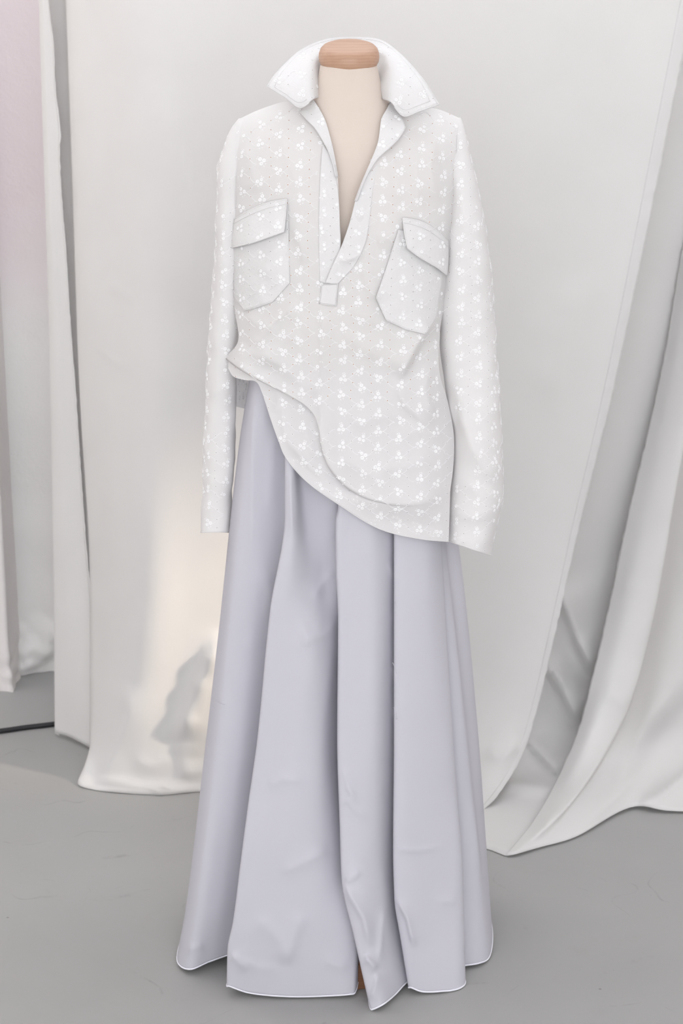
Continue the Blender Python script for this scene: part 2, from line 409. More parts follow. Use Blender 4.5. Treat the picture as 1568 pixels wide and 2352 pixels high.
# narrow stitched selvedge along its free edge
S = np.stack([G[:, -1] * (1 - k) + G[:, -4] * k for k in np.linspace(0, 1, 6)], 1)
S[..., 1] -= (.0012 + np.abs(fnoise(S, 70, .0035, 9))) * np.array([1, 1, 1, .8, .5, .1])
jag(S, 0, .0016, 8.0)
parts.append(grid_obj('selvedge', S, M_MUSLIN, thick=.0015))
adopt(cur, parts)

# narrow strip at the left
A = [
  [(-700,85,1.02),(0,100,1.02),(900,125,1.0),(1690,136,.942)],
 [(-700,75,1.0),(0,90,1.0),(900,116,.985),(1400,124,.965),(1685,126,.94)],
 [(-700,82,.97),(0,98,.97),(900,132,.96),(1400,150,.935),(1690,152,.915)],
 [(-700,92,.965),(0,107,.965),(900,158,.95),(1400,186,.915),(1705,184,.875)],
 [(-700,98,.96),(0,112,.96),(60,119,.96),(95,124,.96),(200,128,.96),(310,140,.955),(340,138,.955),(600,154,.95),(760,164,.95),(900,175,.945),(1060,185,.935),(1290,202,.915),(1400,213,.90),(1722,214,.846)],
]
G = hang(A, 240, 8, [([(150,600),(168,900),(176,1000)], 6, 8, .004), ([(130,1690),(160,1698),(205,1720)], 10, 14, .005)], .002); jag(G, -1, .002, 14)
cur = empty('backdrop_curtain', (-.7, .95, 0), 'narrow strip of off-white cloth hanging beside the bare plaster wall', 'curtain')
parts = [grid_obj('drape', G, M_MUSLIN)]
S = np.stack([G[:, -1] * (1 - k) + G[:, -3] * k for k in np.linspace(0, 1, 4)], 1)[60:]
S[..., 1] -= (.0012 + np.abs(fnoise(S, 60, .003, 2))) * np.array([1, 1, .6, .1]); parts.append(grid_obj('selvedge', S, M_MUSLIN, thick=.0015))
adopt(cur, parts)

# inner layer seen between the central cloth and the right one, its hem spread on the floor
I = [
 [(-700,1420,1.000),(560,1330,0.980),(1200,1160,0.920),(1600,1080,0.820),(1780,1050,0.660),(1860,1060,0.500),(1918,1052,0.382)],
 [(-700,1560,1.020),(560,1430,1.000),(1200,1260,0.940),(1600,1180,0.840),(1780,1150,0.680),(1860,1120,0.500),(1942,1100,0.335)],
 [(-700,1680,1.040),(560,1530,1.020),(1200,1360,0.970),(1500,1310,0.940),(1700,1250,0.830),(1790,1222,0.690),(1880,1180,0.462),(1955,1134,0.308)],
 [(-700,1800,1.060),(560,1650,1.040),(1200,1470,1.000),(1500,1400,0.950),(1700,1345,0.830),(1790,1300,0.685),(1890,1235,0.442),(1966,1166,0.286)],
 [(-700,1860,1.080),(560,1680,1.060),(1200,1500,1.020),(1500,1425,0.960),(1700,1350,0.850),(1790,1315,0.680),(1890,1245,0.444),(1964,1172,0.294)],
]
spec = [
 ([(1270,1330),(1300,1400),(1330,1480),(1372,1570)], 12, 60, .05),
 ([(1318,1462),(1335,1480),(1375,1540)], 12, 40, .02),
 ([(1240,1500),(1285,1580),(1340,1670)], 12, 44, .05),
 ([(1262,1530),(1300,1590),(1360,1620)], 12, 24, .015),
 ([(1200,1690),(1240,1730),(1300,1790)], 14, 36, .042),
 ([(1130,1790),(1200,1806),(1300,1822)], 20, 12, .05),
]
G = hang(I, 220, 10, spec)
for c in range(G.shape[1]):
    z = G[-1, c, 0]; G[-1, c, 1] += .003 * noise.noise((z * 90, 1, 2)); G[-2, c, 1] += .001 * noise.noise((z * 90, 1, 2))
cur = empty('backdrop_curtain', (.5, 1.0, 0), 'shaded inner curtain with slanting folds, its hem spread flat on the floor', 'curtain')
adopt(cur, [grid_obj('drape', G, M_MUSLIN)])

# right cloth: edge turned over into a long light strip
B = [
 [(-700,1850,1.10),(560,1568,1.02),(800,1528,.99),(980,1490,.96),(1180,1442,.92),(1380,1400,.87),(1550,1361,.80),(1680,1326,.73),(1780,1283,.62),(1890,1222,.415),(1964,1163,.284)],
 [(-700,1875,1.06),(560,1595,.98),(800,1560,.95),(980,1528,.92),(1180,1490,.88),(1380,1448,.83),(1550,1408,.77),(1680,1362,.69),(1780,1315,.58),(1890,1240,.40),(1964,1168,.283)],
 [(-700,1900,1.03),(560,1640,.95),(800,1608,.92),(1100,1553,.88),(1400,1500,.825),(1620,1441,.755),(1720,1390,.67),(1860,1292,.43),(1963,1178,.283)],
 [(-700,1906,1.06),(560,1645,.985),(800,1613,.955),(1100,1558,.915),(1400,1506,.862),(1620,1448,.79),(1740,1392,.675),(1860,1308,.45),(1946,1238,.32)],
 [(-700,1960,1.26),(560,1700,1.17),(800,1668,1.15),(1100,1610,1.11),(1400,1550,1.04),(1620,1500,.90),(1760,1440,.66),(1860,1370,.465),(1924,1316,.367)],
 [(-700,2070,1.34),(800,1800,1.24),(1200,1700,1.16),(1500,1620,1.03),(1700,1550,.74),(1800,1490,.60),(1852,1460,.516)],
 [(-700,2150,1.34),(800,1900,1.24),(1200,1800,1.14),(1500,1720,1.0),(1700,1620,.72),(1800,1560,.59),(1862,1530,.498)],
 [(-700,2300,1.2),(800,2050,1.06),(1200,1950,.98),(1500,1870,.87),(1700,1760,.70),(1866,1640,.49)],
]
spec = [
 ([(1500,1500),(1470,1640),(1420,1790),(1410,1850)], 40, 16, .016),
 ([(1600,1760),(1510,1830),(1455,1850)], 14, 22, .03),
 ([(1385,1590),(1410,1605),(1440,1630)], 10, 12, .006),
 ([(1300,1840),(1260,1880),(1230,1930)], 16, 20, .008),
 ([(1420,1340),(1455,1352),(1490,1360)], 6, 8, .003),
]
G = hang(B, 260, 10, spec); jag(G, 0, .0028, 21)
cur = empty('backdrop_curtain', (.75, .8, 0), 'off-white curtain at the side with its edge turned over into a light strip', 'curtain')
parts = [grid_obj('drape', G, M_MUSLIN)]
adopt(cur, parts)
ra = empty('added_curtain_rail', (-1.3, .8, 2.45), 'plain metal rail added out of view above the hanging curtains', 'rail')  # unseen rail, added to give the curtains a support
adopt(ra, [tube('pole', [(-1.3, .95, 2.47), (RX, .95, 2.47)], .014, M_RAIL, seg=10)]
      + [tube('bracket', [(x, .95, 2.47), (x, .95, CEIL)], .008, M_RAIL, seg=8) for x in (-1.1, .4, 1.9)])

# ---------------------------------------------------------------- cable on the floor
k = np.array([[-400, 1722], [-200, 1704], [0, 1684.5], [60, 1676], [126, 1668], [200, 1655], [320, 1640]], float)
k = curve(k, 60)
ang = np.arctan((k[:, 1] - IH / 2) / FOC) + PITCH
yy = CAMY + CAMZ / np.tan(ang)
P = unproj(k[:, 0], k[:, 1], yy); P[:, 2] = .0065
tag(tube('power_cable', P, .0065, M_CABLE, seg=10), 'thin black cable lying on the grey floor beside the curtain', 'cable')

# ---------------------------------------------------------------- dress form
FX, FYC = .012, -.08
RINGS = [ # z, half width, front depth, back depth
 (1.650,.0475,.047,.047),(1.630,.0520,.050,.048),(1.610,.0585,.053,.05),(1.592,.067,.056,.052),(1.576,.081,.058,.056),(1.560,.100,.061,.06),
 (1.545,.122,.064,.065),(1.525,.148,.070,.07),(1.49,.160,.078,.078),(1.44,.160,.086,.082),(1.37,.152,.095,.08),(1.30,.145,.092,.075),
 (1.20,.125,.075,.065),(1.13,.118,.068,.06),(1.05,.128,.068,.066),(.95,.138,.070,.072),(.86,.135,.068,.07),(.845,.12,.06,.06)]
RZ = np.array([r[0] for r in RINGS])[::-1]
def ring_at(z):
    return [pchip(RZ, np.array([r[i] for r in RINGS])[::-1], z) for i in (1, 2, 3)]
def form_front(x, z):
    w, f, b = ring_at(np.clip(z, RZ[0], RZ[-1])); u = np.clip(np.abs((x - FX) / w), 0, 1)
    return FYC - f * np.sqrt(np.maximum(1 - u ** 2.3, 0))
form = empty('dress_form', (FX, FYC, 0), 'cream jersey dress form with a beech wood neck cap, wearing the white clothes', 'dress form')
zz = np.concatenate([np.linspace(1.650, 1.52, 30), np.linspace(1.515, .845, 50)])
th = np.linspace(0, 2 * math.pi, 72, endpoint=False)
G = np.zeros((len(zz), 72, 3))
for i, z in enumerate(zz):
    w, f, b = ring_at(z); c, s = np.cos(th), np.sin(th)
    e = 2 / 2.3
    G[i, :, 0] = FX + w * np.sign(c) * np.abs(c) ** e
    G[i, :, 1] = FYC + np.where(s < 0, f, b) * np.sign(s) * np.abs(s) ** (1.0)
    G[i, :, 2] = z
torso = grid_obj('torso', G, M_FORM, closed=True, thick=0)
bm = bmesh.new(); bm.from_mesh(torso.data); bmesh.ops.holes_fill(bm, edges=bm.edges, sides=0); bm.normal_update(); bm.to_mesh(torso.data); bm.free()
# neck cap: rounded turned disc, tipped forward with the neck
prof = [(0, 0)] + [(.0475 - .006 + .006 * math.sin(a), -.0 + .006 - .006 * math.cos(a)) for a in np.linspace(0, math.pi/2, 5)]
prof = [(0, 0), (.043, 0), (.0475, .002), (.0500, .007), (.0508, .013), (.0502, .019), (.0478, .0255), (.0440, .0295), (.039, .0315), (.030, .0325), (0, .0330)]
V = []; F = []; seg = 64
tilt = math.radians(19)
for r_, h in prof:
    for k_ in range(seg):
        a = 2 * math.pi * k_ / seg; x, y, z = r_ * math.cos(a), r_ * .96 * math.sin(a), h
        V.append((FX + x + .0005, FYC + y * math.cos(tilt) - z * math.sin(tilt), 1.651 + y * math.sin(tilt) + z * math.cos(tilt)))
for i in range(len(prof) - 1):
    for k_ in range(seg):
        F.append((i*seg + k_, i*seg + (k_+1) % seg, (i+1)*seg + (k_+1) % seg, (i+1)*seg + k_))
cap = new_obj('neck_cap', V, F, M_BEECH); cap['label'] = 'rounded beech wood neck cap'
bm = bmesh.new(); bm.from_mesh(cap.data); bmesh.ops.remove_doubles(bm, verts=bm.verts, dist=1e-5); bmesh.ops.recalc_face_normals(bm, faces=bm.faces); bm.to_mesh(cap.data); bm.free()
pole = tube('pole', [(FX, FYC, .86), (FX, FYC, .10)], .014, M_METAL, seg=16)
legs = []
fx = float(unproj(834, 2283, -.24)[0])
for tx, ty in ((fx, -.236), (-.12, .06), (.15, .06)):
    d = Vector((tx - FX, ty - FYC, 0)); ln = d.length; d.normalize(); s = Vector((-d.y, d.x, 0))
    V = []; pr = [(.0, .085, .14, .018), (.25, .075, .125, .018), (.55, .045, .085, .017), (.8, .0, .060, .017), (1.0, .0, .052, .017)]
    for t, z0, z1, hw in pr:
        c = Vector((FX, FYC, 0)) + d * ln * t
        for sx, z in ((-hw, z0), (hw, z0), (hw, z1), (-hw, z1)): V.append(c + s * sx + Vector((0, 0, z)))
    F = [(i*4 + k_, i*4 + (k_+1) % 4, (i+1)*4 + (k_+1) % 4, (i+1)*4 + k_) for i in range(4) for k_ in range(4)] + [(3, 2, 1, 0), (16, 17, 18, 19)]
    lg = new_obj('leg', V, F, M_DARKWOOD, smooth=False)
    bv = lg.modifiers.new('edge', 'BEVEL'); bv.width = .003; bv.segments = 2
    legs.append(lg)
legs[0]['label'] = 'brown wooden foot of the stand'
adopt(form, [torso, cap, pole] + legs)

# ---------------------------------------------------------------- skirt
T = [
 [(850,578,-.08),(1000,553,-.09),(1100,541,-.09),(1450,503,-.10),(1750,468,-.11),(1950,445,-.12),(2080,428,-.13),(2197,407,-.14)],
 [(850,581,-.115),(1100,545,-.125),(1450,508,-.135),(1750,474,-.148),(2080,433,-.165),(2218,414,-.168)],
 [(850,590,-.135),(1100,562,-.150),(1450,527,-.163),(1750,497,-.178),(2080,458,-.192),(2225,438,-.185)],
 [(850,612,-.145),(1060,598,-.152),(1250,592,-.160),(1450,572,-.166),(1750,545,-.178),(2080,502,-.182),(2208,482,-.170)],
 [(850,640,-.138),(1060,668,-.138),(1250,664,-.140),(1450,640,-.145),(1750,610,-.150),(1980,585,-.155),(2120,560,-.155),(2190,548,-.152)],
 [(850,642,-.146),(1060,655,-.172),(1180,655,-.190),(1400,621,-.203),(1700,591,-.218),(1850,570,-.228),(1980,553,-.238),(2120,535,-.243),(2180,523,-.245),(2265,521,-.240)],
 [(850,646,-.155),(1060,659,-.186),(1180,660,-.202),(1400,628,-.215),(1700,599,-.232),(1980,561,-.252),(2120,543,-.256),(2272,533,-.250)],
 [(850,655,-.160),(1060,672,-.188),(1180,676,-.203),(1400,655,-.222),(1700,628,-.243),(1980,598,-.266),(2120,575,-.272),(2279,568,-.262)],
 [(850,690,-.155),(1060,690,-.160),(1180,700,-.164),(1300,714,-.178),(1450,716,-.214),(1700,685,-.243),(1980,660,-.268),(2150,660,-.272),(2288,660,-.268)],
 [(850,730,-.155),(1150,738,-.156),(1300,746,-.162),(1450,752,-.190),(1700,735,-.226),(1980,730,-.256),(2150,740,-.268),(2288,738,-.268)],
 [(850,756,-.158),(1150,770,-.158),(1300,778,-.162),(1450,776,-.170),(1700,762,-.195),(1980,782,-.226),(2150,808,-.256),(2284,802,-.266)],
 [(850,762,-.150),(1150,784,-.150),(1300,790,-.150),(1450,790,-.150),(1700,785,-.165),(1980,802,-.205),(2150,821,-.245),(2281,814,-.262)],
 [(850,768,-.146),(1150,792,-.144),(1450,798,-.135),(1700,800,-.125),(1980,816,-.125),(2080,826,-.115),(2120,834,-.10)],
 [(850,762,-.152),(1165,777,-.182),(1200,771,-.188),(1300,772,-.194),(1430,777,-.200),(1700,775,-.225),(1900,781,-.250),(2020,785,-.268),(2150,813,-.285),(2318,851,-.316)],
 [(850,766,-.160),(1165,783,-.194),(1200,777,-.200),(1300,778,-.207),(1430,783,-.214),(1700,782,-.239),(1900,789,-.263),(2020,795,-.281),(2150,822,-.294),(2318,858,-.318)],
 [(850,785,-.164),(1165,802,-.199),(1300,802,-.212),(1450,806,-.221),(1700,805,-.243),(1900,813,-.265),(2030,824,-.282),(2200,852,-.298),(2308,877,-.308)],
 [(850,830,-.168),(1165,850,-.200),(1450,858,-.216),(1700,858,-.232),(1950,862,-.250),(2100,876,-.262),(2286,905,-.272)],
 [(850,876,-.158),(1245,891,-.180),(1700,893,-.196),(1950,893,-.210),(2100,904,-.222),(2257,933,-.234)],
 [(850,888,-.146),(1245,913,-.158),(1700,918,-.170),(1950,920,-.178),(2100,935,-.188),(2244,958,-.210)],
 [(850,884,-.152),(1245,905,-.178),(1700,905,-.204),(1950,903,-.224),(2065,906,-.234),(2150,919,-.240),(2268,938,-.248)],
 [(850,888,-.160),(1245,910,-.188),(1700,911,-.216),(1950,910,-.236),(2065,913,-.246),(2150,926,-.250),(2277,946,-.254)],
 [(850,902,-.160),(1245,930,-.190),(1700,932,-.219),(1950,932,-.238),(2065,938,-.247),(2277,968,-.254)],
 [(850,935,-.148),(1245,978,-.172),(1500,990,-.184),(1800,1005,-.198),(2000,1015,-.212),(2276,1020,-.248)],
 [(850,955,-.130),(1245,1006,-.142),(1500,1021,-.154),(1800,1041,-.174),(2000,1056,-.192),(2272,1056,-.236)],
 [(850,958,-.122),(1245,1012,-.128),(1500,1027,-.140),(1800,1047,-.158),(2000,1062,-.176),(2254,1068,-.216)],
 [(850,955,-.116),(1245,1004,-.118),(1500,1016,-.122),(1800,1033,-.134),(2000,1045,-.150),(2222,1046,-.178)],
 [(850,968,-.112),(1245,1012,-.112),(1500,1034,-.116),(1800,1056,-.126),(2000,1070,-.140),(2218,1066,-.170)],
 [(850,980,-.098),(1245,1020,-.098),(1500,1048,-.104),(1800,1078,-.112),(2000,1098,-.124),(2212,1100,-.158)],
 [(850,990,-.07),(1245,1026,-.07),(1560,1061,-.075),(1850,1091,-.09),(2050,1111,-.11),(2199,1122,-.134)],
]
def crisp(e, r, p):                                    # turned edge e and the next track r lie on the plane of panel p
    P = np.array(T[p], float)
    E = np.array(T[e], float)
    T[e] = [(a, b, float(np.interp(a, P[:, 0], P[:, 2])) + .004) for a, b, c in T[e]]
    T[r] = [(a, b + 5, float(np.interp(a, P[:, 0], P[:, 2])) - .0005) for a, b, c in [tuple(q) for q in E]]
crisp(5, 6, 7); crisp(13, 14, 15); crisp(19, 20, 21)
Bk = [
 [(1.145,.148,-.04),(.8,.215,-.03),(.4,.262,-.02),(.03,.292,-.03)],
 [(1.145,.115,-.012),(.8,.165,.04),(.4,.205,.09),(.03,.235,.13)],
 [(1.145,.06,.0),(.8,.09,.05),(.4,.11,.07),(.03,.13,.09)],
 [(1.145,.02,.003),(.8,.03,.07),(.4,.04,.13),(.03,.05,.17)],
 [(1.145,-.04,.0),(.8,-.05,.05),(.4,-.06,.08),(.03,-.07,.10)],
 [(1.145,-.09,-.01),(.8,-.13,.06),(.4,-.17,.12),(.03,-.20,.15)],
 [(1.145,-.135,-.03),(.8,-.18,.0),(.4,-.235,.03),(.03,-.285,.02)],
]
r = np.linspace(0, 1, 260)
G = cr_cols(np.stack([track(t, r) for t in T] + [wtrack(t, r) for t in Bk], 1), 9, closed=True)
spec = [
 ([(590,900),(580,980),(578,1100),(575,1300)], 9, 21, 0.0061),
 ([(640,960),(622,1040),(615,1200)], 7, 15, 0.0041),
 ([(668,1070),(668,1160),(672,1240)], 11, 8, 0.0061),
 ([(690,1230),(740,1250),(775,1215)], 29, 13, 0.0031),
 ([(700,1440),(712,1472),(755,1450),(778,1420)], 13, 25, 0.0041),
 ([(690,1430),(698,1455),(705,1490)], 7, 13, 0.0031),
 ([(715,1380),(740,1340),(770,1310)], 13, 13, 0.0041),
 ([(608,1300),(618,1360),(612,1430)], 9, 15, 0.0041),
 ([(790,1805),(812,1825),(815,1815)], 5, 9, 0.0026),
 ([(785,1760),(800,1810),(815,1850)], 7, 13, 0.0031),
 ([(793,1830),(815,1862),(842,1880)], 6, 11, 0.0036),
 ([(815,1812),(795,1838),(788,1850)], 6, 9, 0.0021),
 ([(788,2018),(802,2022),(830,2000)], 7, 11, 0.0061),
 ([(788,2020),(805,2060),(835,2110),(850,2180)], 9, 17, 0.0102),
 ([(835,2195),(848,2205),(868,2228)], 13, 5, 0.0102),
 ([(868,2232),(860,2270),(848,2300)], 5, 11, 0.0061),
 ([(882,2075),(878,2130),(870,2220)], 9, 7, 0.0082),
 ([(906,2064),(918,2078),(935,2110),(950,2180)], 5, 13, 0.0082),
 ([(1000,2075),(1030,2070),(1045,2080)], 9, 15, 0.0031),
 ([(905,1950),(960,1955),(1020,1942)], 5, 7, 0.0031),
 ([(585,2100),(600,2115),(640,2160),(660,2215)], 25, 25, 0.0061),
 ([(700,2090),(675,2150),(655,2225)], 25, 13, 0.0073),
 ([(530,2185),(548,2210),(570,2230)], 13, 17, 0.0061),
 ([(522,2190),(540,2200),(600,2225),(655,2222)], 29, 17, 0.0037),
 ([(740,2200),(760,2215),(800,2228)], 11, 19, 0.0037),
 ([(430,2170),(440,2180),(470,2170)], 9, 11, 0.0041),
 ([(610,1810),(650,1790),(700,1795)], 11, 13, 0.0031),
 ([(640,2010),(700,1980),(760,1950)], 15, 19, 0.0051),
 ([(560,1470),(600,1480)], 7, 9, 0.0020),
 ([(890,1290),(905,1330)], 5, 7, 0.0031), ([(900,1530),(908,1560)], 5, 7, 0.0031), ([(902,1620),(908,1650)], 5, 7, 0.0031),
]
G = push(G, spec, .003)
G[..., 1] += fnoise(G, 16, .0016, 17, (1, 1, .5)) * np.linspace(.3, 1, 260)[:, None]
skirt = empty('long_skirt', (FX, FYC, 0), 'long white cotton skirt falling in wide folds to the floor on the dress form', 'skirt')
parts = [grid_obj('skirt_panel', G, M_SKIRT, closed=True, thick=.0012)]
E = np.concatenate([G[-1], G[-1, :1]]) * 1.0; E[:, 2] = np.maximum(E[:, 2], .0032)
parts.append(tube('hem_edge', E, .0018, M_STITCH, seg=6))
th_ = []
for pts in ([(497,1606,-.16),(502,1612,-.166),(508,1615,-.17),(517,1616,-.17)], [(905,1375,-.225),(909,1385,-.225),(912,1396,-.225)], [(901,1520,-.225),(907,1532,-.228),(910,1545,-.228)], [(903,1622,-.228),(909,1634,-.232),(911,1650,-.232)]):
    P = unproj(*np.array(curve(pts, 10)).T); P[:, 1] -= .004
    th_.append(tube('loose_thread', P, .0004, M_SKIRT, seg=5))
adopt(skirt, parts + th_)

# ---------------------------------------------------------------- shirt
PLT = np.array([(200,520),(300,530),(560,528),(700,530),(790,528),(830,505),(900,495),(1300,495)], float)
PRT = np.array([(200,1080),(300,1072),(480,1058),(690,1036),(770,1030),(850,1045),(1000,1080),(1300,1110)], float)
DT = np.array([(200,.055),(300,.078),(400,.098),(560,.116),(700,.122),(870,.116),(1000,.126),(1160,.142),(1300,.146)], float)
TOP = np.array([(480,320),(520,292),(545,275),(600,250),(665,230),(720,222),(760,222),(860,225),(897,228),(930,238),(1000,248),(1057,272),(1080,290),(1120,330)], float)
SHIRT_FOLDS = [
 ([(560,790),(600,782),(640,735),(690,690)], 40, 14, 0.0105),       # pull from the bunched waist
 ([(520,822),(580,812),(640,835),(700,880)], 20, 30, 0.0090),
 ([(520,822),(590,866),(650,898),(712,935)], 24, 16, 0.0120),
 ([(1003,728),(960,790),(915,876)], 46, 9, 0.0210),                  # side fold under the right pocket
 ([(905,876),(930,930),(1000,990)], 14, 34, 0.0120),
 ([(990,830),(975,900),(1000,960)], 22, 22, 0.0090),
 ([(800,1122),(840,1146),(890,1160),(960,1158),(1030,1128)], 34, 40, .0080),
 ([(736,900),(735,990),(752,1060),(790,1112)], 12, 30, .0080),
 ([(742,690),(738,780),(736,900)], 8, 16, 0.0045),
 ([(860,560),(890,545),(925,540)], 22, 12, 0.0075),
 ([(775,600),(800,595),(840,580)], 10, 8, 0.0060),
 ([(830,600),(845,650),(870,700)], 18, 26, 0.0075),
 ([(600,640),(615,600),(640,560)], 14, 20, 0.0045),
 ([(665,520),(690,560),(700,610)], 12, 20, 0.0060),
 ([(1000,1040),(940,1070),(860,1080)], 16, 22, 0.0060),
 ([(900,1010),(960,990),(1020,1010)], 16, 20, 0.0060),
 ([(560,330),(580,400),(590,450)], 26, 20, .006),
 ([(640,290),(660,370),(690,440)], 22, 30, .005),
 ([(900,330),(905,400),(915,470)], 20, 16, .006),
 ([(1000,300),(990,380),(1000,470)], 22, 18, .006),
 ([(960,330),(955,420),(965,490)], 16, 18, .004),
 ([(560,720),(590,745),(640,760)], 18, 22, .005),
 ([(780,760),(830,800),(880,820)], 24, 30, .005),
 ([(690,760),(640,800),(590,830)], 20, 26, .006),
 ([(800,720),(850,730),(900,760)], 20, 22, .004),
 ([(640,850),(690,880),(735,900)], 20, 24, .005),
 ([(800,980),(860,960),(930,960)], 20, 22, .004),
 ([(770,1050),(830,1075),(890,1120)], 20, 24, .006),
]
def S(px, py, off=0.0, folds=True):
    px = np.asarray(px, float); py = np.asarray(py, float)
    pl = np.interp(py, PLT[:, 0], PLT[:, 1]); pr = np.interp(py, PRT[:, 0], PRT[:, 1])
    u = np.clip(2 * (px - pl) / (pr - pl) - 1, -1, 1)
    g = np.sqrt(np.maximum(1 - np.abs(u) ** 2.6, 0))
    top = np.interp(px, TOP[:, 0], TOP[:, 1])
    rm = 1 - np.exp(-np.maximum(py - top, 0) / 42)
    y = FYC - pchip(DT[:, 0], DT[:, 1], py) * g * rm
    if folds: y = y - ridges(px, py, SHIRT_FOLDS)
    P = unproj(px, py, y)
    fy = form_front(P[..., 0], P[..., 2]) - .005
    fy = np.where(np.abs(P[..., 0] - FX) < ring_at(np.clip(P[..., 2], RZ[0], RZ[-1]))[0], fy, 1.0)
    k = .006
    h = np.clip(.5 + .5 * (fy - y) / k, 0, 1); y = fy * (1 - h) + y * h - k * h * (1 - h)
    return y - off
def lay(Gp, off): return unproj(Gp[..., 0], Gp[..., 1], S(Gp[..., 0], Gp[..., 1]) - off)

NR = 130
Lopen = [(720,228),(732,248),(746,275),(758,315),(767,355),(775,405),(779,500),(781,572)]
Ropen = [(895,233),(888,250),(876,272),(868,325),(855,362),(842,392),(822,440),(803,510),(781,572)]
centre = [(746,662),(752,700),(765,760),(800,900),(850,1030),(900,1161)]
Fold = [(515,822),(545,845),(580,866),(640,897),(700,931),(722,955),(732,985),(736,1020),(748,1062),(786,1112),(835,1143),(900,1161)]
Foldr = [(900,1161),(950,1161),(1000,1146),(1034,1124)]
Lg = coons([(545,275),(600,250),(665,231),(720,228)], Fold, [(545,275),(541,330),(541,450),(537,560),(537,700),(546,785),(515,822)], Lopen + [(768,610)] + centre, NR, 90)
Rg = coons([(895,233),(930,240),(1000,249),(1057,272)], Foldr, Ropen + [(762,612),(745,650)] + centre,
           [(1057,272),(1052,350),(1046,480),(1036,560),(1022,690),(1010,760),(1008,850),(1030,930),(1042,1000),(1040,1080),(1034,1124)], NR, 90)
def winslow(G, n):                                     # even out the grid so it never folds over itself
    G = G.copy()
    for _ in range(n):
        xu = (G[1:-1, 2:] - G[1:-1, :-2]) / 2; xv = (G[2:, 1:-1] - G[:-2, 1:-1]) / 2
        a = (xv**2).sum(-1)[..., None]; g = (xu**2).sum(-1)[..., None]; b = (xu*xv).sum(-1)[..., None]
        xuv = (G[2:, 2:] - G[2:, :-2] - G[:-2, 2:] + G[:-2, :-2]) / 4
        G[1:-1, 1:-1] += .8 * ((a*(G[1:-1, 2:]+G[1:-1, :-2]) + g*(G[2:, 1:-1]+G[:-2, 1:-1]) - 2*b*xuv) / (2*(a+g)) - G[1:-1, 1:-1])
    return G
Lg = winslow(Lg, 300)
# both share the centre line exactly below the opening
cl = Lg[:, -1]; 
d1 = Rg[:, 0].copy()
mask = (Lg[:, -1, 1] > 664)
for r_ in range(NR):
    if mask[r_]:
        dlt = Lg[r_, -1] - Rg[r_, 0]; w = np.linspace(1, 0, 90)[:, None] ** 2; Rg[r_] += dlt * w
PL = lay(Lg, 0); PR = lay(Rg, 0)
uu = np.linspace(0, 1, 90)[None]
lift = .006 * np.exp(-(uu / .18) ** 2) * np.clip((662 - Rg[..., 1]) / 60, 0, 1)      # right front laps over the left
px, py = proj(PR); PR = unproj(px, py, PR[..., 1] - lift)
# underside below the pulled-up fold, down to the hem
fl = np.concatenate([Lg[-1], Rg[-1][1:]]); n = len(fl)
hem = curve([(524,846),(535,864),(562,872),(588,876),(602,902),(622,962),(640,1012),(655,1048),(700,1102),(780,1160),(870,1214),(960,1237),(1030,1244)], n)
u = np.linspace(0, 1, n); w = 1 - np.clip((u - .40) / .18, 0, 1); w = w * w * (3 - 2 * w)
rows = [np.stack([fl[:, 0], fl[:, 1], S(fl[:, 0], fl[:, 1])], -1)]
und = fl + np.stack([10 * w, -10 * w], -1)
LOW_FOLDS = [([(652,905),(648,960),(660,1010),(715,1075),(770,1120)], 14, 20, .007), ([(640,900),(632,950)], 10, 10, .004),
             ([(690,960),(712,1020),(730,1060)], 16, 14, .005), ([(870,1190),(940,1205),(1020,1210)], 20, 20, -.004)]
K = 26
for i in range(K):
    t = i / (K - 1)
    p = und * (1 - t) + hem * t
    bul = .014 * w * (1 - .55 * t) + .006 * (1 - w) * t
    d_ = S(p[:, 0], p[:, 1]) + bul - ridges(p[:, 0], p[:, 1], LOW_FOLDS)
    # stay clear of the skirt below
    rows.append(np.stack([p[:, 0], p[:, 1], d_], -1))
LW = np.stack(rows); LW = unproj(LW[..., 0], LW[..., 1], LW[..., 2])
def wrinkle(Gw, amp, seed, sc=26):
    Gw = Gw.copy(); Gw[..., 1] += fnoise(Gw, sc, amp, seed, (1, .6, 1)); return Gw
V = np.concatenate([wrinkle(wrinkle(a, .0018, 40), .004, 47, 10).reshape(-1, 3) for a in (PL, PR, LW)])
F = grid_faces(NR, 90) + grid_faces(NR, 90, off=NR * 90) + grid_faces(K + 1, n, off=2 * NR * 90)
shirt = empty('shirt', (FX, FYC, .9), 'white floral eyelet shirt with open collar and bunched hem on the dress form', 'shirt')
SP_ = []
fp = new_obj('front_panel', V, F, M_SHIRT); SP_.append(fp)
bm = bmesh.new(); bm.from_mesh(fp.data); bmesh.ops.remove_doubles(bm, verts=bm.verts, dist=.0003); bm.to_mesh(fp.data); bm.free()
